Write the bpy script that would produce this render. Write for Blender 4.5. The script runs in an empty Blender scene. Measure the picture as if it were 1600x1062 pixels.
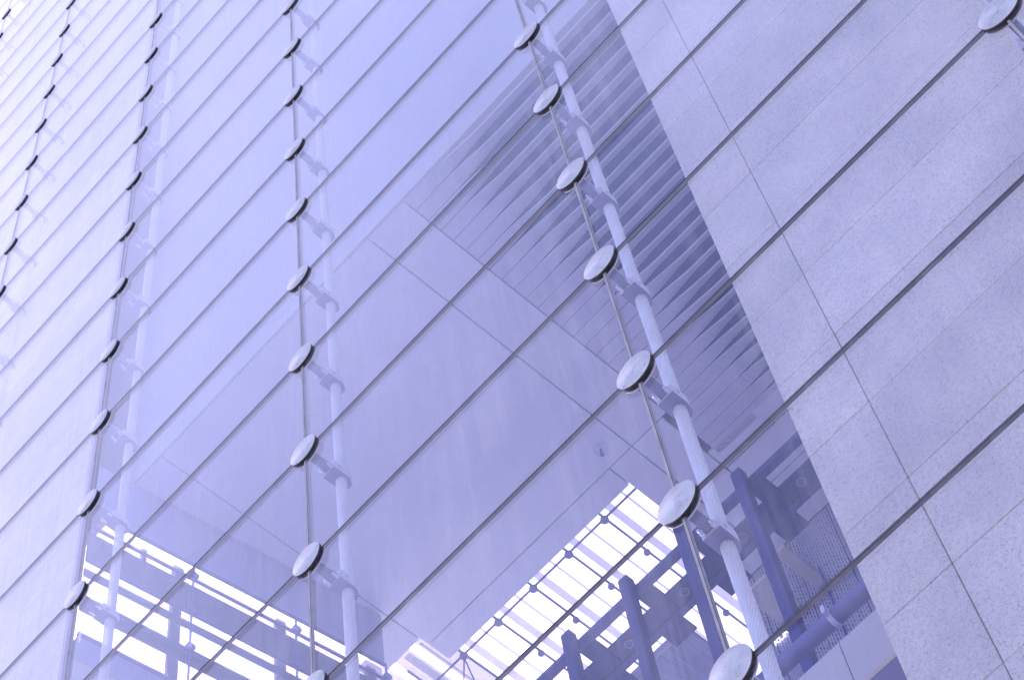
import bpy, bmesh, math, random
from mathutils import Vector, Matrix, Euler
random.seed(7)
scn = bpy.context.scene
COL = scn.collection
S = 2.4            # metres per pane width
Z0 = 11.03         # height of joint row 0 above the plaza
PH = 0.5220106     # pane height (pane width = 1)
def P(x, y, z): return Vector((x * S, y * S, z * S + Z0))
def VV(x, y, z): return Vector((x * S, y * S, z * S))

# ------------------------------------------------------------------ camera
CAM = (1.07524455, -1.86609326, -3.92927357)
R3 = ((0.6768097, 0.72945852, -0.09909039), (-0.68557502, 0.57553408, -0.44581097), (-0.26817071, 0.36966308, 0.88962558))
FPX = 3465.7253
cd = bpy.data.cameras.new('camera'); cam = bpy.data.objects.new('camera', cd); COL.objects.link(cam)
cam.matrix_world = Matrix(((R3[0][0], -R3[1][0], -R3[2][0], 0), (R3[0][1], -R3[1][1], -R3[2][1], 0), (R3[0][2], -R3[1][2], -R3[2][2], 0), (0, 0, 0, 1)))
cam.location = P(*CAM)
cd.sensor_fit = 'HORIZONTAL'; cd.sensor_width = 36.0; cd.lens = FPX / 1600 * 36
cd.clip_start = 0.1; cd.clip_end = 3000
scn.camera = cam
def pj(x, y, z):
    d = (x - CAM[0], y - CAM[1], z - CAM[2])
    q = [sum(r[i] * d[i] for i in range(3)) for r in R3]
    return 800 + FPX * q[0] / q[2], 531 + FPX * q[1] / q[2]

# ------------------------------------------------------------------ sky and sun
SUN_EL, SUN_AZ = math.radians(46), math.radians(-60)     # veiled sun beyond the building, to the left
SUN_STRENGTH = 0.8
w = bpy.data.worlds.new('World'); scn.world = w; w.use_nodes = True
nt = w.node_tree; nt.nodes.clear()
sky = nt.nodes.new('ShaderNodeTexSky'); sky.sky_type = 'NISHITA'; sky.sun_disc = False
sky.sun_elevation = SUN_EL; sky.sun_rotation = SUN_AZ; sky.dust_density = 2.0; sky.air_density = 1.0
mx = nt.nodes.new('ShaderNodeMix'); mx.data_type = 'RGBA'; mx.inputs['Factor'].default_value = 0.1
mx.inputs['B'].default_value = (9.2, 10.1, 14.2, 1)      # even bright overcast
tn = nt.nodes.new('ShaderNodeMix'); tn.data_type = 'RGBA'; tn.blend_type = 'MULTIPLY'; tn.inputs['Factor'].default_value = 1
tn.inputs['B'].default_value = (1.045, 0.91, 1.045, 1)
bg = nt.nodes.new('ShaderNodeBackground'); bg.inputs['Strength'].default_value = 0.15
wo = nt.nodes.new('ShaderNodeOutputWorld')
wc = nt.nodes.new('ShaderNodeTexCoord'); wn = nt.nodes.new('ShaderNodeTexNoise'); wn.inputs['Scale'].default_value = 3.2; wn.inputs['Detail'].default_value = 5; wn.inputs['Roughness'].default_value = .55; wn.inputs['Distortion'].default_value = .4
nt.links.new(wc.outputs['Generated'], wn.inputs['Vector'])
wr = nt.nodes.new('ShaderNodeMapRange'); wr.inputs['From Min'].default_value = .40; wr.inputs['From Max'].default_value = .68; wr.inputs['To Min'].default_value = .06; wr.inputs['To Max'].default_value = .14
nt.links.new(wn.outputs['Fac'], wr.inputs['Value']); nt.links.new(wr.outputs[0], mx.inputs['Factor'])
nt.links.new(sky.outputs[0], mx.inputs['A']); nt.links.new(mx.outputs['Result'], tn.inputs['A'])
nt.links.new(tn.outputs['Result'], bg.inputs[0]); nt.links.new(bg.outputs[0], wo.inputs[0])
sl = bpy.data.lights.new('sun', 'SUN'); sl.energy = SUN_STRENGTH; sl.angle = math.radians(25); sl.color = (1.0, 0.97, 0.95)
so = bpy.data.objects.new('sun', sl); COL.objects.link(so)
sd = Vector((math.sin(SUN_AZ) * math.cos(SUN_EL), math.cos(SUN_AZ) * math.cos(SUN_EL), math.sin(SUN_EL)))
so.rotation_euler = sd.to_track_quat('Z', 'Y').to_euler(); so.location = (0, 30, 60)
vs = scn.view_settings; vs.view_transform = 'Standard'; vs.look = 'None'; vs.gamma = 1; vs.use_curve_mapping = False
vs.exposure = 1.30
try:
    scn.cycles.use_denoising = True
    scn.cycles.max_bounces = 12; scn.cycles.diffuse_bounces = 5; scn.cycles.glossy_bounces = 5
    scn.cycles.transparent_max_bounces = 40; scn.cycles.transmission_bounces = 8
    scn.cycles.caustics_reflective = False; scn.cycles.caustics_refractive = False
    scn.cycles.sample_clamp_indirect = 6
except Exception: pass

# ------------------------------------------------------------------ materials
def newmat(name):
    m = bpy.data.materials.new(name); m.use_nodes = True
    return m, m.node_tree, m.node_tree.nodes['Principled BSDF']
def N(t, k, **kw):
    n = t.nodes.new(k)
    for a, b in kw.items():
        if hasattr(n, a): setattr(n, a, b)
        else: n.inputs[a.replace('_', ' ')].default_value = b
    return n
def math_n(t, op, a, b=None, clamp=False):
    n = t.nodes.new('ShaderNodeMath'); n.operation = op; n.use_clamp = clamp
    for i, v in enumerate((a, b)):
        if v is None: continue
        if isinstance(v, (int, float)): n.inputs[i].default_value = v
        else: t.links.new(v, n.inputs[i])
    return n.outputs[0]
def mapped(t, scale, kind='Object'):
    tc = t.nodes.new('ShaderNodeTexCoord'); mp = t.nodes.new('ShaderNodeMapping'); mp.inputs['Scale'].default_value = scale
    t.links.new(tc.outputs[kind], mp.inputs['Vector']); return mp.outputs[0]
def world_mapped(t, scale):
    g = t.nodes.new('ShaderNodeNewGeometry'); mp = t.nodes.new('ShaderNodeMapping'); mp.inputs['Scale'].default_value = scale
    t.links.new(g.outputs['Position'], mp.inputs['Vector']); return mp.outputs[0]
def noise(t, vec, scale, detail=4, rough=.6):
    n = t.nodes.new('ShaderNodeTexNoise'); n.inputs['Scale'].default_value = scale; n.inputs['Detail'].default_value = detail
    n.inputs['Roughness'].default_value = rough; t.links.new(vec, n.inputs['Vector']); return n.outputs['Fac']
def ramp(t, fac, stops):
    r = t.nodes.new('ShaderNodeValToRGB'); t.links.new(fac, r.inputs[0])
    e = r.color_ramp.elements
    while len(e) < len(stops): e.new(0.5)
    for el, (p, c) in zip(e, stops): el.position = p; el.color = (*c, 1) if len(c) == 3 else c
    return r.outputs[0]
def bump(t, b, h, strength, dist=.01):
    n = t.nodes.new('ShaderNodeBump'); n.inputs['Strength'].default_value = strength; n.inputs['Distance'].default_value = dist
    t.links.new(h, n.inputs['Height']); t.links.new(n.outputs[0], b.inputs['Normal'])
def varied(name, c, rough=.5, metal=0.0, var=.12, scale=3.0, stretch=(1, 1, 1), bumpy=0.0, piece=0.0):
    m, t, b = newmat(name)
    v = world_mapped(t, stretch); f = noise(t, v, scale, 5, .65)
    lo = tuple(x * (1 - var) for x in c); hi = tuple(min(1, x * (1 + var)) for x in c)
    col = ramp(t, f, [(.3, lo), (.7, hi)])
    if piece:
        oi = t.nodes.new('ShaderNodeObjectInfo')
        k = math_n(t, 'ADD', math_n(t, 'MULTIPLY', oi.outputs['Random'], piece), 1 - piece / 2)
        mm = t.nodes.new('ShaderNodeMix'); mm.data_type = 'RGBA'; mm.blend_type = 'MULTIPLY'; mm.inputs['Factor'].default_value = 1
        t.links.new(col, mm.inputs['A']); t.links.new(k, mm.inputs['B']); col = mm.outputs['Result']
    t.links.new(col, b.inputs['Base Color'])
    b.inputs['Roughness'].default_value = rough; b.inputs['Metallic'].default_value = metal
    if bumpy: bump(t, b, f, bumpy)
    return m

def glass_mat(name, tint, dirt):
    m = bpy.data.materials.new(name); m.use_nodes = True; t = m.node_tree; t.nodes.clear()
    g = t.nodes.new('ShaderNodeNewGeometry')
    dp = t.nodes.new('ShaderNodeVectorMath'); dp.operation = 'DOT_PRODUCT'
    t.links.new(g.outputs['Normal'], dp.inputs[0]); t.links.new(g.outputs['Incoming'], dp.inputs[1])
    c = math_n(t, 'ABSOLUTE', dp.outputs['Value'])
    F = math_n(t, 'ADD', math_n(t, 'MULTIPLY', math_n(t, 'POWER', math_n(t, 'SUBTRACT', 1.0, c, True), 5.0), .966), .034)
    tr = t.nodes.new('ShaderNodeBsdfTransparent'); tr.inputs[0].default_value = (*tint, 1)
    gl = t.nodes.new('ShaderNodeBsdfGlossy'); gl.inputs['Roughness'].default_value = 0.0; gl.inputs['Color'].default_value = (1, 1, 1, 1)
    # a slow ripple in the float glass, for its reflections only
    rv = world_mapped(t, (1, 1, .35)); bn = t.nodes.new('ShaderNodeBump'); bn.inputs['Strength'].default_value = .14; bn.inputs['Distance'].default_value = .02
    t.links.new(noise(t, rv, 1.3, 2, .5), bn.inputs['Height']); t.links.new(bn.outputs[0], gl.inputs['Normal'])
    mix = t.nodes.new('ShaderNodeMixShader'); t.links.new(F, mix.inputs[0]); t.links.new(tr.outputs[0], mix.inputs[1]); t.links.new(gl.outputs[0], mix.inputs[2])
    out = t.nodes.new('ShaderNodeOutputMaterial'); last = mix.outputs[0]
    if dirt:
        # rain-washed film: vertical streaks plus a mottled veil
        s1 = noise(t, world_mapped(t, (40, 40, .55)), 1.0, 4, .7)
        s2 = noise(t, world_mapped(t, (11, 11, .4)), 1.0, 3, .6)
        s3 = noise(t, world_mapped(t, (1, 1, .55)), 1.1, 5, .65)
        k = math_n(t, 'MULTIPLY', math_n(t, 'ADD', math_n(t, 'MULTIPLY', s1, .6), math_n(t, 'MULTIPLY', s2, .8)), s3)
        k = math_n(t, 'MULTIPLY', math_n(t, 'SUBTRACT', k, .315, True), dirt, True)
        df = t.nodes.new('ShaderNodeBsdfTranslucent'); df.inputs[0].default_value = (.8, .8, .84, 1)
        d2 = t.nodes.new('ShaderNodeBsdfDiffuse'); d2.inputs[0].default_value = (.8, .8, .84, 1)
        ad = t.nodes.new('ShaderNodeMixShader'); ad.inputs[0].default_value = .6
        t.links.new(df.outputs[0], ad.inputs[1]); t.links.new(d2.outputs[0], ad.inputs[2])
        m2 = t.nodes.new('ShaderNodeMixShader'); t.links.new(k, m2.inputs[0]); t.links.new(last, m2.inputs[1]); t.links.new(ad.outputs[0], m2.inputs[2])
        last = m2.outputs[0]
    t.links.new(last, out.inputs[0])
    return m
M = {}
M['glass'] = glass_mat('facade_glass', (.885, .90, .998), .56)
M['side_glass'] = glass_mat('tinted_side_glass', (.66, .655, .72), 0)
M['roof_glass'] = glass_mat('clear_glass', (.985, .985, .995), 0)

def granite(name, base):
    m, t, b = newmat(name)
    v = world_mapped(t, (1, 1, 1))
    fine = noise(t, v, 120, 2, .75); mid = noise(t, v, 48, 3, .6); big = noise(t, v, 1.6, 5, .6)
    f = math_n(t, 'ADD', math_n(t, 'MULTIPLY', fine, .65), math_n(t, 'MULTIPLY', mid, .35))
    col = ramp(t, f, [(.35, tuple(x * .46 for x in base)), (.45, tuple(x * .88 for x in base)), (.54, base), (.64, tuple(min(1, x * 1.16) for x in base))])
    bl = ramp(t, big, [(.3, (.80, .80, .83)), (.62, (1.05, 1.05, 1.03))])
    oi = t.nodes.new('ShaderNodeObjectInfo')
    k = math_n(t, 'ADD', math_n(t, 'MULTIPLY', oi.outputs['Random'], .16), .90)
    m1 = t.nodes.new('ShaderNodeMix'); m1.data_type = 'RGBA'; m1.blend_type = 'MULTIPLY'; m1.inputs['Factor'].default_value = 1
    t.links.new(col, m1.inputs['A']); t.links.new(bl, m1.inputs['B'])
    m2 = t.nodes.new('ShaderNodeMix'); m2.data_type = 'RGBA'; m2.blend_type = 'MULTIPLY'; m2.inputs['Factor'].default_value = 1
    t.links.new(m1.outputs['Result'], m2.inputs['A']); t.links.new(k, m2.inputs['B'])
    # small dark flecks and stains
    vo = t.nodes.new('ShaderNodeTexVoronoi'); vo.inputs['Scale'].default_value = 9; t.links.new(v, vo.inputs['Vector'])
    fl = ramp(t, vo.outputs['Distance'], [(.02, (.55, .55, .6)), (.09, (1, 1, 1))])
    m3 = t.nodes.new('ShaderNodeMix'); m3.data_type = 'RGBA'; m3.blend_type = 'MULTIPLY'; m3.inputs['Factor'].default_value = .6
    t.links.new(m2.outputs['Result'], m3.inputs['A']); t.links.new(fl, m3.inputs['B'])
    t.links.new(m3.outputs['Result'], b.inputs['Base Color']); b.inputs['Roughness'].default_value = .7
    bump(t, b, fine, .25, .004)
    return m
M['granite'] = granite('pale_granite', (.93, .84, .61))
def disc_steel():
    # turned steel: conical highlight painted in as faint radial sectors, fine scratches, a few spots
    m, t, b = newmat('turned_steel')
    tc = t.nodes.new('ShaderNodeTexCoord'); sp = t.nodes.new('ShaderNodeSeparateXYZ'); t.links.new(tc.outputs['Object'], sp.inputs[0])
    ang = math_n(t, 'ARCTAN2', sp.outputs['Z'], sp.outputs['X'])
    oi = t.nodes.new('ShaderNodeObjectInfo')
    w1 = math_n(t, 'ABSOLUTE', math_n(t, 'COSINE', math_n(t, 'ADD', ang, math_n(t, 'MULTIPLY', oi.outputs['Random'], .8))))
    w1 = math_n(t, 'POWER', w1, 3.0)
    v = world_mapped(t, (1, 1, 1)); sm = noise(t, v, 16, 4, .65); sc = noise(t, world_mapped(t, (140, 140, 18)), 1.0, 2, .6); spot = noise(t, v, 55, 2, .6)
    f = math_n(t, 'ADD', math_n(t, 'ADD', math_n(t, 'MULTIPLY', w1, .2), math_n(t, 'MULTIPLY', sm, .75)), math_n(t, 'MULTIPLY', sc, .25))
    col = ramp(t, f, [(.25, (.36, .36, .38)), (.75, (.62, .615, .62))])
    dk = ramp(t, spot, [(.27, (.55, .55, .6)), (.34, (1, 1, 1))])
    mm = t.nodes.new('ShaderNodeMix'); mm.data_type = 'RGBA'; mm.blend_type = 'MULTIPLY'; mm.inputs['Factor'].default_value = .8
    t.links.new(col, mm.inputs['A']); t.links.new(dk, mm.inputs['B']); t.links.new(mm.outputs['Result'], b.inputs['Base Color'])
    b.inputs['Metallic'].default_value = .55
    t.links.new(math_n(t, 'ADD', math_n(t, 'MULTIPLY', sm, .25), .18), b.inputs['Roughness'])
    bump(t, b, sc, .03, .002)
    return m
M['mortar'] = varied('lavender_mortar', (.20, .17, .26), .9)
M['joint_dark'] = varied('mortar_joint', (.16, .15, .2), .9)
M['steel_face'] = disc_steel()
M['rubber'] = varied('black_gasket', (.020, .019, .022), .55, 0, .3, 6)
M['rim'] = varied('dark_steel_rim', (.11, .105, .115), .38, .7, .3, 14)
M['seal'] = varied('grey_silicone', (.36, .34, .37), .6, 0, .28, 5, (1, 1, 1), .1)
M['seal_h'] = varied('weathered_silicone', (.19, .175, .20), .6, 0, .35, 6, (1, 1, 1), .1)
M['seal_dark'] = varied('dark_joint_gap', (.035, .033, .045), .7, 0, .3, 6)
M['cable'] = varied('galvanised_strand', (.95, .90, .80), .36, .1, .10, 12, (1, 1, .3))
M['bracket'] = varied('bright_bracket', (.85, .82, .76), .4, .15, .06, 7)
M['bracket_shade'] = varied('shaded_bracket_steel', (.20, .19, .33), .45, .1, .08, 7)  # darker copy of the bracket colour, standing in for its shaded faces
M['bolt'] = varied('bright_bolt', (.8, .8, .85), .25, .8, .05, 10)
M['plaster'] = varied('white_plaster', (.60, .585, .52), .85, 0, .04, .8)
M['panel'] = varied('ceiling_panel', (.86, .86, .84), .7, 0, .05, 1.6, (1, 1, 1), 0, .06)
M['slat'] = varied('ceiling_slat', (.68, .66, .70), .6, 0, .07, 4, (.4, 3, 1), 0, .08)
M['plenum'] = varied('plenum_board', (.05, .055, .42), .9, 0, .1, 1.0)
M['steel_blue'] = varied('violet_painted_steel', (.050, .043, .21), .5, 0, .14, 2.2, (4, 4, .6), .02)
M['steel_dark'] = varied('dark_violet_plate', (.028, .026, .16), .55, 0, .16, 2.0, (5, 5, .6))
M['fin'] = varied('pale_grey_fin', (.74, .74, .84), .6, 0, .05, 2)
def frit():
    m = bpy.data.materials.new('fritted_glass_fin'); m.use_nodes = True; t = m.node_tree; t.nodes.clear()
    a = t.nodes.new('ShaderNodeBsdfTransparent'); b = t.nodes.new('ShaderNodeBsdfDiffuse'); b.inputs[0].default_value = (.8, .78, .74, 1)
    x = t.nodes.new('ShaderNodeMixShader'); x.inputs[0].default_value = .55; o = t.nodes.new('ShaderNodeOutputMaterial')
    t.links.new(a.outputs[0], x.inputs[1]); t.links.new(b.outputs[0], x.inputs[2]); t.links.new(x.outputs[0], o.inputs[0]); return m
M['frit'] = frit()
M['bar'] = varied('slate_blue_bar', (.16, .16, .33), .5, 0, .08, 2)
M['fascia'] = varied('pale_fascia', (.66, .63, .54), .7, 0, .04, 1.2, (1, 1, 1), 0, .05)
M['spandrel'] = varied('lavender_spandrel', (.44, .43, .54), .7, 0, .06, 1.4)
M['canopy'] = varied('frosted_canopy', (.30, .31, .47), .5, 0, .22, 26, (1, .12, 1))
M['pipe'] = varied('purple_grey_pipe', (.20, .19, .36), .45, .1, .08, 2)
M['white'] = varied('white_letter', (.9, .9, .95), .4, 0, .02, 3)
_p = M['white'].node_tree.nodes['Principled BSDF']; _p.inputs['Emission Color'].default_value = (.9, .9, 1, 1); _p.inputs['Emission Strength'].default_value = .55   # a lit sign
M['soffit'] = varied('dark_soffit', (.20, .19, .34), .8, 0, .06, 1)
M['ground'] = varied('paving', (.48, .46, .42), .85, 0, .12, .35)
M['floor'] = varied('lobby_floor', (.46, .45, .42), .5, 0, .08, .6)
def back_mat():
    # printed cladding: close columns of small marks, fading out in places
    m, t, b = newmat('printed_cladding')
    g = t.nodes.new('ShaderNodeNewGeometry'); sp = t.nodes.new('ShaderNodeSeparateXYZ'); t.links.new(g.outputs['Position'], sp.inputs[0])
    cb = t.nodes.new('ShaderNodeCombineXYZ'); t.links.new(sp.outputs['Z'], cb.inputs[0]); t.links.new(sp.outputs['X'], cb.inputs[1])
    br = t.nodes.new('ShaderNodeTexBrick'); t.links.new(cb.outputs[0], br.inputs['Vector']); br.inputs['Scale'].default_value = 1.0
    br.inputs['Brick Width'].default_value = .060; br.inputs['Row Height'].default_value = .030; br.inputs['Mortar Size'].default_value = .007; br.inputs['Mortar Smooth'].default_value = .3
    br.inputs['Color1'].default_value = (.07, .08, .22, 1); br.inputs['Color2'].default_value = (.26, .27, .44, 1); br.inputs['Mortar'].default_value = (.50, .50, .58, 1); br.offset = .37
    e = noise(t, g.outputs['Position'], 1.5, 4, .6)
    pl = ramp(t, noise(t, g.outputs['Position'], 5, 4, .6), [(.3, (.25, .26, .42)), (.7, (.38, .38, .52))])
    mm = t.nodes.new('ShaderNodeMix'); mm.data_type = 'RGBA'
    t.links.new(ramp(t, e, [(.40, (0, 0, 0)), (.52, (1, 1, 1))]), mm.inputs['Factor']); t.links.new(pl, mm.inputs['A']); t.links.new(br.outputs['Color'], mm.inputs['B'])
    t.links.new(mm.outputs['Result'], b.inputs['Base Color']); b.inputs['Roughness'].default_value = .6
    return m
M['back'] = back_mat()

# ------------------------------------------------------------------ mesh helpers (unit space: pane width = 1)
def empty(name, loc, label=None, cat=None, group=None):
    o = bpy.data.objects.new(name, None); COL.objects.link(o); o.location = loc; o.empty_display_size = .2
    tag(o, label, cat, group); return o
def tag(o, label=None, cat=None, group=None, kind=None):
    if label: o['label'] = label
    if cat: o['category'] = cat
    if group: o['group'] = group
    if kind: o['kind'] = kind
    return o
def link(name, me, parent=None, loc=None):
    o = bpy.data.objects.new(name, me); COL.objects.link(o)
    if loc is not None: o.location = loc
    if parent is not None: o.parent = parent
    return o
def build(name, bm, mats, parent=None, loc=None, smooth=False):
    bmesh.ops.recalc_face_normals(bm, faces=bm.faces)
    me = bpy.data.meshes.new(name); bm.to_mesh(me); bm.free()
    for m in (mats if isinstance(mats, (list, tuple)) else [mats]): me.materials.append(m)
    if smooth:
        for p in me.polygons: p.use_smooth = True
        try: me.set_sharp_from_angle(angle=math.radians(40))
        except Exception: pass
    return link(name, me, parent, loc)
def box(bm, x0, x1, y0, y1, z0, z1, mi=0, bev=0.0):
    v = [bm.verts.new(VV(x, y, z)) for z in (z0, z1) for y in (y0, y1) for x in (x0, x1)]
    fs = [bm.faces.new([v[i] for i in q]) for q in ((0, 2, 3, 1), (4, 5, 7, 6), (0, 1, 5, 4), (2, 6, 7, 3), (0, 4, 6, 2), (1, 3, 7, 5))]
    for f in fs: f.material_index = mi
    if bev:
        ed = list({e for f in fs for e in f.edges})
        bmesh.ops.bevel(bm, geom=ed, offset=bev * S, segments=1, affect='EDGES')
def cyl(bm, a, b, r, seg=16, mi=0, r2=None):
    a, b = VV(*a), VV(*b); d = b - a; L = d.length; q = d.to_track_quat('Z', 'Y').to_matrix().to_4x4()
    rr = bmesh.ops.create_cone(bm, cap_ends=True, segments=seg, radius1=r * S, radius2=(r if r2 is None else r2) * S, depth=L, matrix=Matrix.Translation((a + b) / 2) @ q)
    for f in {f for v in rr['verts'] for f in v.link_faces}: f.material_index = mi
def prism(bm, prof, axis, lo, hi, mi=0):
    """prof: 2D outline in the plane across `axis`, extruded lo..hi along it"""
    def pt(a, b, h): return {'x': (h, a, b), 'y': (a, h, b), 'z': (a, b, h)}[axis]
    A = [bm.verts.new(VV(*pt(a, b, lo))) for a, b in prof]; B = [bm.verts.new(VV(*pt(a, b, hi))) for a, b in prof]
    n = len(prof); fs = [bm.faces.new(A), bm.faces.new(B[::-1])]
    for i in range(n): fs.append(bm.faces.new((A[i], B[i], B[(i + 1) % n], A[(i + 1) % n])))
    for f in fs: f.material_index = mi
def boxpart(name, dims, mat, parent, bev=0.0):
    """dims in unit space; parent's location already set; part sits at the box centre"""
    x0, x1, y0, y1, z0, z1 = dims; cx, cy, cz = (x0 + x1) / 2, (y0 + y1) / 2, (z0 + z1) / 2
    bm = bmesh.new(); box(bm, x0 - cx, x1 - cx, y0 - cy, y1 - cy, z0 - cz, z1 - cz, 0, bev)
    pl = sum_loc(parent)
    return build(name, bm, mat, parent, P(cx, cy, cz) - pl)
def sum_loc(o):
    v = Vector((0, 0, 0))
    while o is not None: v = v + Vector(o.location); o = o.parent
    return v

FLOOR = -4.596      # plaza level in unit space
TOP = 13.0
# ------------------------------------------------------------------ ground
bm = bmesh.new(); box(bm, -400, 400, -400, .16, FLOOR - .05, FLOOR); tag(build('plaza', bm, M['ground'], None, P(0, 0, 0)), 'pale stone plaza in front of the glass facade', 'plaza', None, 'structure')
bm = bmesh.new(); box(bm, -400, 400, .16, 400, FLOOR - .05, FLOOR - .002); tag(build('ground', bm, M['floor'], None, P(0, 0, 0)), 'pale stone floor inside and behind the glass hall', 'ground', None, 'structure')

# ------------------------------------------------------------------ stone piers
Z_C, DZ = -.5915, .2866
def pier(name, label, cols, y0, y1, zlo, zhi, side_slabs=None):
    t = empty(name, P(cols[0][0], y0, FLOOR), label, 'stone pier')
    x0, x1 = cols[0][0], cols[-1][1]
    boxpart('backing', (x0 + .004, x1 - .004, y0 + .008, y1, FLOOR, TOP), M['mortar'], t)
    k0, k1 = math.floor((zlo - Z_C) / DZ), math.ceil((zhi - Z_C) / DZ)
    g = .0011
    meshes = {}
    for k in range(k0, k1):
        for ci, (a, b) in enumerate(cols):
            ww = b - a
            if ci not in meshes:
                bm = bmesh.new(); box(bm, -ww / 2 + g, ww / 2 - g, 0, .012, -DZ / 2 + g, DZ / 2 - g, 0, .0012)
                o = build('stone_slab', bm, M['granite'], t); meshes[ci] = o.data
            else: o = link('stone_slab', meshes[ci], t)
            o.location = P((a + b) / 2, y0 + random.uniform(-.0006, .0006), Z_C + (k + .5) * DZ) - Vector(t.location)
    # plain continuation above and below what the photo shows
    boxpart('stone_base', (x0 + g, x1 - g, y0, y0 + .007, FLOOR, Z_C + k0 * DZ - g), M['granite'], t)
    boxpart('stone_top', (x0 + g, x1 - g, y0, y0 + .007, Z_C + k1 * DZ + g, TOP), M['granite'], t)
    return t
pier('granite_pier', 'broad speckled granite pier standing behind the glass on the right', [(.165, .325), (.325, 1.66), (1.66, 2.9)], .25, .42, -2.2, 2.4)
lp = pier('granite_pier', 'pale granite pier behind the bright glass at the left edge', [(-4.9, -3.66), (-3.66, -2.6), (-2.6, -2.437)], .25, .29, .2, 6.5)

# ------------------------------------------------------------------ glass facade
fac = empty('glass_facade', P(0, .008, FLOOR), 'sheer cable-hung glass facade of wide panes crossing the whole picture', 'glass facade')
GY0, GY1 = .008, .0165
G = .0036           # half a joint
def seen(x0, x1, z0, z1, pad):
    for i in range(7):
        for j in range(7):
            u, v = pj(x0 + (x1 - x0) * i / 6, .008, z0 + (z1 - z0) * j / 6)
            if -pad < u < 1600 + pad and -pad < v < 1062 + pad: return True
    return False
bm = bmesh.new(); box(bm, G, 1 - G, 0, GY1 - GY0, G, PH - G); pane_me = None
vj = bmesh.new(); box(vj, -G - .0003, G + .0003, .0003, .008, G, PH - G)
box(vj, G - .0014, G - .0002, .0000, .0016, G, PH - G, 1)
hj = bmesh.new(); box(hj, -G, 1 - G, .0012, .008, -G - .0003, G + .0003)
box(hj, -G, 1 - G, .0002, .0016, -G + .0002, -G + .0026, 1); box(hj, -G, 1 - G, .0008, .0016, G - .0014, G - .0006, 1)
first = {}
def fac_part(kind, bmx, mats, x, z):
    if kind not in first:
        o = build(kind, bmx, mats, fac); first[kind] = o.data
    else: o = link(kind, first[kind], fac)
    o.location = P(x, GY0, z) - Vector(fac.location); return o
class K(str): pass
cells = []
for c in range(-7, 3):
    for r in range(-8, 42):
        if seen(c, c + 1, r * PH, (r + 1) * PH, 60): cells.append((c, r))
for c, r in cells: fac_part('glass_pane', bm, M['glass'], c, r * PH)
vs_, hs_ = set(), set()
for c, r in cells: vs_ |= {(c, r), (c + 1, r)}; hs_ |= {(c, r), (c, r + 1)}
first_v = first_h = None
for c, r in sorted(vs_):
    if first_v is None: o = build('vertical_joint', vj, [M['seal'], M['seal_dark']], fac); first_v = o.data
    else: o = link('vertical_joint', first_v, fac)
    o.location = P(c, GY0, r * PH) - Vector(fac.location)
for c, r in sorted(hs_):
    if first_h is None: o = build('horizontal_joint', hj, [M['seal_h'], M['seal_dark']], fac); first_h = o.data
    else: o = link('horizontal_joint', first_h, fac)
    o.location = P(c, GY0, r * PH) - Vector(fac.location)

# ------------------------------------------------------------------ cables
CY = .131
def cable_mesh():
    bm = bmesh.new(); lobes, sub = 15, 4; n = lobes * sub; R = .0152; pitch = .27
    rings = []; z = FLOOR
    step = .021; k = 0
    while z <= TOP:
        ph = 2 * math.pi * z / pitch; ring = []
        for i in range(n):
            a = 2 * math.pi * i / n + ph; s = (i % sub)
            rr = R * (.78, .95, 1.0, .95)[s]
            ring.append(bm.verts.new(VV(rr * math.cos(a), rr * math.sin(a), z - FLOOR)))
        rings.append(ring); z += step
    for a, b in zip(rings, rings[1:]):
        for i in range(n): bm.faces.new((a[i], a[(i + 1) % n], b[(i + 1) % n], b[i]))
    bmesh.ops.recalc_face_normals(bm, faces=bm.faces)
    me = bpy.data.meshes.new('cable'); bm.to_mesh(me); bm.free(); me.materials.append(M['cable'])
    return me
cm = cable_mesh()
CABLES = {1: 'thick twisted steel cable behind the glass at the top right, in front of the granite', 0: 'thick twisted steel cable just left of the granite pier, crossing the ribbed ceiling',
          -1: 'pale twisted steel cable down the middle of the facade, second visible from the right', -2: 'faint twisted steel cable beside the edge of the left pier, third visible from the right',
          -3: 'very faint steel cable near the left edge of the picture', -4: 'faintest steel cable in the top left corner'}
for c, lab in CABLES.items():
    o = link('cable', cm, None, P(c, CY, FLOOR)); tag(o, lab, 'cable', 'vertical cables behind the glass')

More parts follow.
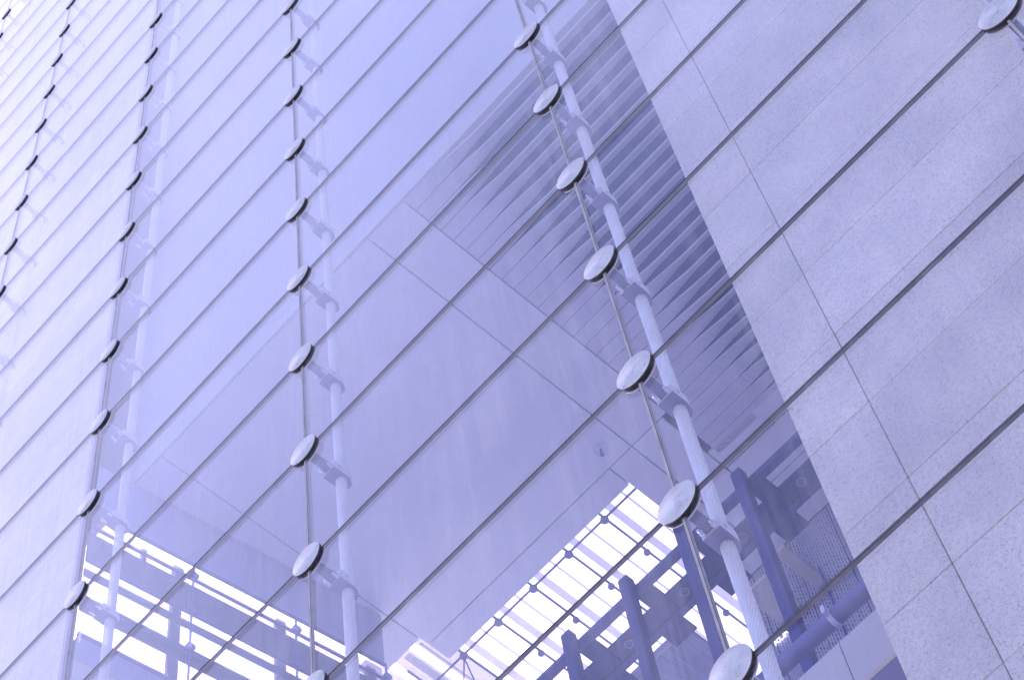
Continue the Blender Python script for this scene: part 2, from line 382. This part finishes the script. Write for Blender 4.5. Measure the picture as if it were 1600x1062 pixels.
# ------------------------------------------------------------------ clamp fittings
def disc_prof(bm, r, y0, y1, mi, seg=48, bev=.0008):
    cyl(bm, (0, y0, 0), (0, y1, 0), r, seg, mi)
RD = .0478
def make_fitting():
    t = empty('glass_clamp', P(0, 0, 0), 'x', 'glass clamp', 'steel clamps on the glass facade')
    bm = bmesh.new(); cyl(bm, (0, 0, 0), (0, .0008, 0), RD - .0010, 56, 0, RD); cyl(bm, (0, .0008, 0), (0, .0042, 0), RD, 56, 1)
    d = build('cap_disc', bm, [M['steel_face'], M['rim']], t, (0, 0, 0), True)
    bm = bmesh.new(); cyl(bm, (0, .0042, 0), (0, .0052, 0), RD - .004, 48); cyl(bm, (0, .0052, 0), (0, .0092, 0), RD - .0008, 48)
    build('gasket', bm, M['rubber'], t, (0, 0, 0), True)
    bm = bmesh.new(); cyl(bm, (0, .0167, 0), (0, .020, 0), RD - .003, 48)
    build('back_disc', bm, M['bracket'], t, (0, 0, 0), True)
    # flat arm to the cable
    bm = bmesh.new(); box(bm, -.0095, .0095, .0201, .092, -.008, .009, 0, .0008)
    box(bm, -.010, .0115, .021, .090, .0092, .0140, 1)  # dark arm with pale upper strip: shade and lit edge put in as colour
    build('arm', bm, [M['bracket_shade'], M['bracket']], t)
    # clamp closed round the cable
    prof = [(-.022, .088), (.022, .088)]
    for i in range(11):
        a = math.radians(180 * i / 10); prof.append((.022 * math.cos(a), .130 + .031 * math.sin(a)))
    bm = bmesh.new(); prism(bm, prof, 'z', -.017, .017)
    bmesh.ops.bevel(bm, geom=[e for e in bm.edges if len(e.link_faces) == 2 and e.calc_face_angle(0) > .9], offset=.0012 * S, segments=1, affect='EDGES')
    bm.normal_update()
    for f in bm.faces: f.material_index = 0 if abs(f.normal.z) > .6 or f.normal.y < -.6 else 1  # shading painted by facing: under, top and front faces dark, sides bright
    cl = build('cable_clamp', bm, [M['bracket_shade'], M['bracket']], t, None, False)
    for sx in (-.014, .014):
        bm = bmesh.new(); cyl(bm, (0, 0, 0), (0, -.012, 0), .0055, 6); cyl(bm, (0, -.012, 0), (0, -.020, 0), .0032, 10)
        build('bolt', bm, M['bolt'], cl, VV(sx, .088, -.010), False)
    bm = bmesh.new(); cyl(bm, (0, 0, 0), (.003, 0, 0), .005, 12)
    build('bolt', bm, M['bolt'], cl, VV(.022, .104, -.002))
    return t
def copy_tree(o, parent=None):
    c = o.copy(); COL.objects.link(c)
    if parent is not None: c.parent = parent
    for ch in list(o.children): copy_tree(ch, c)
    return c
ORD = ['', 'topmost', 'second from the top', 'third from the top', 'fourth from the top', 'fifth from the top', 'sixth from the top', 'seventh from the top',
       'eighth from the top', 'ninth from the top', 'tenth from the top', 'eleventh from the top', 'twelfth from the top', 'thirteenth from the top']
ROWN = {0: ('large steel clamp, {} on the joint beside the granite pier'), -1: ('round steel clamp, {} on the middle joint of the facade'),
        -2: ('narrow steel clamp, {} on the joint along the left pier'), -3: ('thin steel clamp seen almost edge-on, {} near the left edge'),
        -4: ('tiny edge-on steel clamp in the top left corner, {}')}
spots = []
for c in range(-5, 3):
    vis = []; part = []
    for r in range(-9, 42):
        u, v = pj(c, 0, r * PH)
        rad = 45
        if -12 < u < 1612 and -8 < v < 1100 and not (u > 1560 and v > 900): vis.append(r)
        else:
            u2, v2 = pj(c, .13, r * PH)
            if -80 < min(u, u2) < 1680 and -110 < v < 1140 and -90 < v2 < 1120: part.append(r)
    vis.sort(reverse=True)
    for i, r in enumerate(vis):
        if c == 1: lab = 'largest round steel clamp, cut off at the top right corner over the granite'
        else: lab = ROWN.get(c, 'distant steel clamp, {} at the far left').format(ORD[min(i + 1, 13)])
        if c == 0 and r == -2: lab = 'nearest round steel clamp left of the granite pier, cut by the bottom edge'
        if c == -1 and r == 0: lab = 'steel clamp on the middle joint, mostly cut off by the bottom edge'
        spots.append((c, r, lab))
    above = sorted(r for r in part if r > max(vis or [20])); below = sorted((r for r in part if r < min(vis or [20])), reverse=True)
    if c == 1: above, below = [r for r in part if r > 0], sorted([r for r in part if r < 0], reverse=True)
    cn = {1: 'joint over the granite pier', 0: 'joint just left of the granite pier', -1: 'middle joint', -2: 'joint along the left pier', -3: 'joint near the left edge', -4: 'joint in the top left corner'}.get(c, 'farthest left joint')
    for i, r in enumerate(above):
        spots.append((c, r, 'steel clamp above the picture, %s up on the %s' % (('first', 'second', 'third', 'fourth', 'fifth')[min(i, 4)], cn)))
    for i, r in enumerate(below):
        spots.append((c, r, 'steel clamp below the picture, %s down on the %s' % (('first', 'second', 'third', 'fourth', 'fifth')[min(i, 4)], cn)))
proto = make_fitting()
for i, (c, r, lab) in enumerate(spots):
    o = proto if i == 0 else copy_tree(proto)
    o.location = P(c, 0, r * PH); o['label'] = lab

# ------------------------------------------------------------------ wall above the lobby and roof deck
H = 3.2
WX0, WX1 = -2.437, .165
bm = bmesh.new(); box(bm, -5.2, 3.2, .433, .46, H + .001, TOP)
tag(build('upper_wall', bm, M['plaster'], None, P(0, 0, 0)), 'smooth pale wall behind the glass above the lobby ceiling', 'wall')
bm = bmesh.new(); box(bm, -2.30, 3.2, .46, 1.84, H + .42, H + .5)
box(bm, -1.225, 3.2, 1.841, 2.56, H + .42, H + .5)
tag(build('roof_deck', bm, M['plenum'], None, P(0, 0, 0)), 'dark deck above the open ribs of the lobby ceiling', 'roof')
bm = bmesh.new(); box(bm, .18, .26, .43, 2.5, FLOOR, H + .42)
tag(build('side_wall', bm, M['spandrel'], None, P(0, 0, 0)), 'lavender side wall of the lobby hidden behind the right granite pier', 'wall')

# ------------------------------------------------------------------ lobby ceiling
ce = empty('lobby_ceiling', P(-1.1, .433, H), 'lavender lobby ceiling of flat panels with a field of twisting ribs', 'ceiling')
g = .0028; th = .022
def panel(x0, x1, y0, y1, z=H, mat='panel'): return boxpart('ceiling_panel', (x0 + g, x1 - g, y0 + g, y1 - g, z, z + th), M[mat], ce, .0008)
panel(-2.437, -2.248, .433, 1.70)
panel(-2.248, -1.11, .433, 1.742); panel(-2.248, -1.232, 1.742, 1.852)
panel(-1.11, -.922, .433, 1.742); panel(-1.232, -1.11, 1.742, 2.5); panel(-1.11, -.948, 1.742, 2.5)
panel(-.948, .2, 1.985, 2.085); panel(-.948, .2, 2.085, 2.19); panel(-.948, .2, 2.19, 2.262); panel(-.948, .2, 2.262, 2.5)
boxpart('ceiling_backing', (-2.437, -.93, .455, 1.695, H + .03, H + .036), M['joint_dark'], ce)
boxpart('ceiling_backing', (-1.222, .2, 1.99, 2.52, H + .03, H + .036), M['joint_dark'], ce)
boxpart('ceiling_backing', (-2.24, -1.225, 1.696, 1.846, H + .03, H + .036), M['joint_dark'], ce)
boxpart('ceiling_backing', (-1.223, -.94, 1.697, 1.985, H + .03, H + .036), M['joint_dark'], ce)
boxpart('ceiling_edge', (-2.437, .178, .425, .4325, H - .002, H + .05), M['plaster'], ce)
pitch = .0587
def smooth(t): t = max(0, min(1, t)); return t * t * (3 - 2 * t)
for k in range(27):
    yc = .436 + pitch * (k + .5)
    xt = -.68 if yc < 1.1 else -.68 + .10 * min(1, (yc - 1.1) / .25) + .12 * max(0, yc - 1.6)
    xt += random.uniform(-.02, .02) + .02 * math.sin(k * 1.7); wd = .17 + random.uniform(-.03, .03)
    lim = math.radians(49 + random.uniform(-2, 2))
    bm = bmesh.new(); prev = None; nseg = 44; x0, x1 = -.919, .178
    hw, ht = pitch / 2 - .0016, .0032
    for i in range(nseg + 1):
        x = x0 + (x1 - x0) * i / nseg
        a = lim * smooth((x - (xt - wd)) / (2 * wd))
        cu = math.cos(a); su = math.sin(a)
        q = [(-hw, -ht), (hw, -ht), (hw, ht), (-hw, ht)]
        ring = [bm.verts.new(VV(x, cu * u - su * v, su * u + cu * v + ht)) for u, v in q]
        if prev:
            for j in range(4): bm.faces.new((prev[j], prev[(j + 1) % 4], ring[(j + 1) % 4], ring[j]))
        else: bm.faces.new(ring)
        prev = ring
    bm.faces.new(prev[::-1])
    build('ceiling_slat', bm, M['slat'], ce, P(0, yc, H) - Vector(ce.location))
# recessed ceiling lamp
lx, ly = -1.194, 1.66
t = empty('ceiling_lamp', P(lx, ly, H), 'small round recessed ceiling lamp near the corner of the skylight', 'ceiling lamp')
bm = bmesh.new()
for i in range(24):
    a, b = 2 * math.pi * i / 24, 2 * math.pi * (i + 1) / 24
    q = [(.024, -.003), (.030, -.003), (.030, 0), (.024, 0)]
    A = [bm.verts.new(VV(r * math.cos(a), r * math.sin(a), z)) for r, z in q]; B = [bm.verts.new(VV(r * math.cos(b), r * math.sin(b), z)) for r, z in q]
    for j in range(4): bm.faces.new((A[j], A[(j + 1) % 4], B[(j + 1) % 4], B[j]))
bmesh.ops.remove_doubles(bm, verts=bm.verts, dist=1e-5)
build('trim_ring', bm, M['fin'], t)
bm = bmesh.new(); cyl(bm, (0, 0, 0), (0, 0, -.034), .0045, 10); cyl(bm, (0, 0, -.034), (0, 0, -.042), .0085, 12)
build('lamp_stem', bm, M['bar'], t)

# ------------------------------------------------------------------ glazed roof beyond the ceiling
GZ = 3.4
gr = empty('glazed_roof', P(-1.8, 2.4, GZ), 'bright glazed roof of square panes on pale fins beyond the ceiling edge', 'glass roof')
xs = [-1.265 - .2035 * k for k in range(0, 9)]; xs = [-1.062] + xs
ys = [1.98, 2.213, 2.436, 2.66, 2.89]
X0, X1 = xs[-1] - .1, -1.03
for xa, xb in zip(xs, xs[1:]):
    for ya, yb in zip([1.862] + ys, ys + [3.1]):
        boxpart('roof_pane', (xb + .002, xa - .002, ya + .002, yb - .002, GZ + .006, GZ + .012), M['roof_glass'], gr)
for x in xs: boxpart('glazing_bar', (x - .0035, x + .0035, 1.862, 3.1, GZ - .004, GZ + .006), M['bar'], gr)
for y in (ys[0], ys[2], ys[4]): boxpart('cross_bar', (X0, X1, y - .0035, y + .0035, GZ - .012, GZ - .0045), M['bar'], gr)
for x in xs:
    boxpart('roof_fin', (x + .022, x + .051, 1.83, 3.1, GZ + .03, GZ + .042), M['frit'], gr)
    boxpart('roof_fin', (x + .112, x + .119, 1.83, 3.1, GZ + .03, GZ + .038), M['frit'], gr)
for x in xs:
    for y in ys[:4]:
        bm = bmesh.new(); cyl(bm, (0, 0, 0), (0, 0, -.010), .0175 if y in (ys[0], ys[2]) else .014, 14)
        build('node', bm, M['bar'], gr, P(x, y, GZ - .012) - Vector(gr.location))
# stay rods below the first node at the left
t = empty('stay_rods', P(xs[6], 1.98, GZ), 'pair of thin stay rods dropping from the leftmost roof node', 'stay rods')
for dx, dy in ((-.085, .03), (.01, .12)):
    bm = bmesh.new(); cyl(bm, (0, 0, -.03), (dx, dy, -.42), .0032, 8); build('rod', bm, M['bar'], t)

# curved white light reflectors left of the skylight
rf = empty('light_reflectors', P(-2.6, 1.85, GZ - .05), 'pale curved light reflectors beside the glazed roof at the bottom', 'reflector')
for k in range(3):
    bm = bmesh.new(); prof = []
    for i in range(9):
        a = math.radians(20 + 140 * i / 8); prof.append((.045 * math.cos(a), .03 * math.sin(a)))
    prof += [(p[0] * .9, p[1] * .9 - .002) for p in prof[::-1]]
    prism(bm, prof, 'y', 0, .9)
    build('reflector_trough', bm, M['frit'], rf, P(-2.34 - .12 * k, 1.72, GZ + .02) - Vector(rf.location), True)

# ------------------------------------------------------------------ glazed side wall on the left
def sx(y): return -2.42 + .13 * (y - .3)
ang = math.atan(.13)
sg = empty('side_glazing', P(sx(.3), .3, FLOOR), 'bright glazed side wall behind the glass at the lower left', 'glass wall')
sg.rotation_euler = (0, 0, -ang)
def sbox(name, u0, u1, d0, d1, z0, z1, mat):
    """u runs along the wall from y=.3, d outwards (-x)"""
    bm = bmesh.new(); cu, cz = (u0 + u1) / 2, (z0 + z1) / 2
    box(bm, -d1, -d0, u0 - cu, u1 - cu, z0 - cz, z1 - cz)
    return build(name, bm, mat, sg, VV(0, cu, cz - FLOOR))
UE = 1.22
us = [-.01, .395, .825, 1.218]
rows = [(2.128, 2.34), (2.34, 2.562), (2.562, 2.78), (2.78, 2.866)]
for z0, z1 in rows:
    for a, b in zip(us, us[1:]): sbox('side_pane', a + .003, b - .003, .012, .018, z0 + .003, z1 - .003, M['side_glass'])
for z in (2.34, 2.562, 2.78): sbox('side_rail', -.01, UE, -.004, .006, z - .0045, z + .0045, M['bar'])
sbox('bottom_rail', -.01, UE, -.006, .008, 2.114, 2.128, M['bar'])
sbox('head_rail', -.01, UE, -.004, .004, 2.866, 2.88, M['bar'])
for z0, z1, d in ((2.586, 2.771, .019), (2.494, 2.541, .019), (2.286, 2.361, .019)): sbox('louvre', -.01, UE, d, d + .003, z0, z1, M['fin'])
for u in us[1:]:
    sbox('side_post', u - .057, u - .018, .031, .05, 2.128, 2.866, M['fin'])
    sbox('tie_rod', u - .003, u + .003, -.012, -.006, 2.128, 2.866, M['bar'])
    for z in (2.34, 2.562, 2.78):
        bm = bmesh.new(); cyl(bm, (.012, 0, 0), (-.004, 0, 0), .0175, 14); build('node', bm, M['bar'], sg, VV(.008, u, z - FLOOR))
sbox('sloping_strut', .205, .225, .031, .04, 2.7715, 2.866, M['fin'])
sbox('spandrel', -.01, UE, .002, .03, 1.985, 2.114, M['spandrel'])
sbox('bulkhead', -.01, UE, -.002, .006, 2.8805, H - .002, M['spandrel'])
sbox('lower_wall', -.01, UE, .004, .03, FLOOR, 1.985, M['fascia'])

# ------------------------------------------------------------------ violet steel frame
HF = 2.4
MZ = .272
fr = empty('steel_frame', P(-1.1, 1.675, MZ), 'violet steel frame of posts and twin beams in front of the glazed roof', 'steel frame')
PXS = [-.711, -.985, -1.255, -1.541, -1.82]
for x in PXS:
    bm = bmesh.new(); box(bm, -.020, .020, -.004, .004, 0, HF - MZ); box(bm, -.020, -.013, .004, .034, 0, HF - MZ); box(bm, .013, .020, .004, .034, 0, HF - MZ)
    build('post', bm, M['steel_blue'], fr, P(x, 1.672, MZ) - Vector(fr.location))
boxpart('beam', (-2.1, .16, 1.722, 1.752, HF - .035, HF - .004), M['steel_blue'], fr, .001)
boxpart('beam', (-2.1, .16, 1.895, 1.925, HF - .035, HF - .004), M['steel_blue'], fr, .001)
for x in PXS:
    boxpart('cross_beam', (x - .014, x + .052, 1.753, 1.894, HF - .032, HF - .006), M['steel_dark'], fr, .001)
    boxpart('post_bracket', (x - .012, x + .012, 1.707, 1.7215, HF - .06, HF - .004), M['steel_dark'], fr)
ring_x = [-.585, -.865, -1.146, -1.42, -1.70]
for i, x in enumerate(ring_x):
    a = PXS[i] + .052; b = PXS[i - 1] - .014 if i else .16
    boxpart('light_plate', (a + .001, b - .001, 1.822, 1.893, HF - .028, HF - .012), M['steel_dark'], fr)
    boxpart('gusset_plate', (PXS[i] - .07, PXS[i] + .03, 1.926, 2.0, HF - .03, HF - .018), M['steel_dark'], fr)
for i, x in enumerate(ring_x):
    t = empty('ring_light', P(x, 1.858, HF - .029), ['round ring downlight on the frame plate beside the right granite pier', 'round ring downlight on the frame, hidden behind the thick cable clamp',
        'round ring downlight on the frame just left of the thick cable', 'round ring downlight on the lower left part of the frame', 'round ring downlight on the frame below the picture edge'][i], 'downlight', 'ring downlights on the steel frame')
    bm = bmesh.new()
    for k in range(28):
        a, b = 2 * math.pi * k / 28, 2 * math.pi * (k + 1) / 28
        q = [(.0135, -.004), (.0185, -.004), (.0185, 0), (.0135, 0)]
        A = [bm.verts.new(VV(r * math.cos(a), r * math.sin(a), z)) for r, z in q]; B = [bm.verts.new(VV(r * math.cos(b), r * math.sin(b), z)) for r, z in q]
        for j in range(4): bm.faces.new((A[j], A[(j + 1) % 4], B[(j + 1) % 4], B[j]))
    bmesh.ops.remove_doubles(bm, verts=bm.verts, dist=1e-5)
    build('trim_ring', bm, M['pipe'], t)
    bm = bmesh.new(); cyl(bm, (0, 0, 0), (0, 0, -.002), .0132, 20); build('lens', bm, M['steel_blue'], t)

# frosted canopy below the roof, left of the thick cable
t = empty('canopy', P(-1.26, 2.0, HF), 'blue frosted canopy slab behind the steel frame at the bottom', 'canopy')
for k in range(3):
    boxpart('canopy_panel', (-1.26 - .33 * (k + 1) + .002, -1.26 - .33 * k - .002, 2.0, 2.9, HF + .01, HF + .03), M['canopy'], t)
boxpart('edge_trim', (-2.25, -1.256, 1.988, 1.9985, HF + .004, HF + .036), M['spandrel'], t)

# ------------------------------------------------------------------ back wall, lettering, beams
bw = empty('back_wall', P(-.5, 2.5, MZ), 'blue mottled cladding wall deep inside the lobby beside the granite pier', 'wall')
for a, b in ((-1.295, -1.216), (-1.216, -1.02), (-1.02, -.82), (-.82, -.62), (-.62, -.3), (-.3, .2)):
    for z0, z1 in ((MZ, 1.4), (1.4, 2.1), (2.1, 2.62), (2.62, 2.9), (2.9, 3.199)):
        boxpart('cladding_panel', (a + .0025, b - .0025, 2.5, 2.52, z0 + .0025, z1 - .0025), M['back'], bw)
boxpart('wall_backing', (-1.293, .2, 2.521, 2.56, MZ, 3.6), M['steel_dark'], bw)
for nm, lab, x0, x1, y0, y1, z, r in (('white_beam', 'pale beam running back to the blue wall beside the stone pier', -.975, -.925, 2.26, 2.49, 2.8, .02),
                                      ('white_beam', 'pale short beam behind the violet post near the thick cable', -1.17, -1.06, 2.30, 2.49, 2.8, .02)):
    bm = bmesh.new(); box(bm, x0, x1, y0, y1, z, z + r, 0, .002); tag(build(nm, bm, M['fascia'], None, P(0, 0, 0)), lab, 'beam')
cu = bpy.data.curves.new('wall_lettering', 'FONT'); cu.body = 'KUNST'; cu.size = .040 * S; cu.extrude = .002 * S; cu.space_character = .92; cu.offset = .0009 * S
to = bpy.data.objects.new('tmp', cu); COL.objects.link(to); bpy.context.view_layer.update()
me = bpy.data.meshes.new_from_object(to.evaluated_get(bpy.context.evaluated_depsgraph_get())); bpy.data.objects.remove(to)
me.name = 'wall_lettering'; me.materials.clear(); me.materials.append(M['white'])
lt = link('wall_lettering', me, None, P(-1.222, 2.490, 2.712)); lt.rotation_euler = (math.radians(90), 0, 0)
tag(lt, 'small lit white capital letters on the blue wall beside the thick cable', 'lettering')

# ------------------------------------------------------------------ mezzanine edge at the lower right
t = empty('mezzanine', P(-.157, 1.0, .1), 'pale mezzanine edge of smooth panels at the foot of the granite pier', 'mezzanine')
for a, b in ((-2.3, -1.55), (-1.55, -.9), (-.9, -.276), (-.276, .178)):
    boxpart('fascia_panel', (a + .0015, b - .0015, 1.0, 1.014, .101, MZ), M['fascia'], t)
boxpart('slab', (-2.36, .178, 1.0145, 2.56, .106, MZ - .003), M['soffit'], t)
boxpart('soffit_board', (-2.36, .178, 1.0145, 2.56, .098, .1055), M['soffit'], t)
# horizontal pipe with clamp and hanger
t = empty('pipe', P(-.3, 1.3, .808), 'thick purple-grey pipe running level above the pale mezzanine edge', 'pipe')
bm = bmesh.new(); cyl(bm, (-1.9, 0, 0), (.47, 0, 0), .025, 24); build('tube', bm, M['pipe'], t, None, True)
for x in (-.404, -.80, -1.2):
    bm = bmesh.new(); cyl(bm, (-.008, 0, 0), (.008, 0, 0), .029, 24); box(bm, -.006, .006, -.045, -.028, -.015, .015)
    build('pipe_clamp', bm, M['fin'], t, VV(x + .3, 0, 0))
    bm = bmesh.new(); cyl(bm, (0, 0, MZ - .808), (0, 0, .28), .0045, 8); build('hanger', bm, M['steel_blue'], t, VV(x + .3, .034, 0))
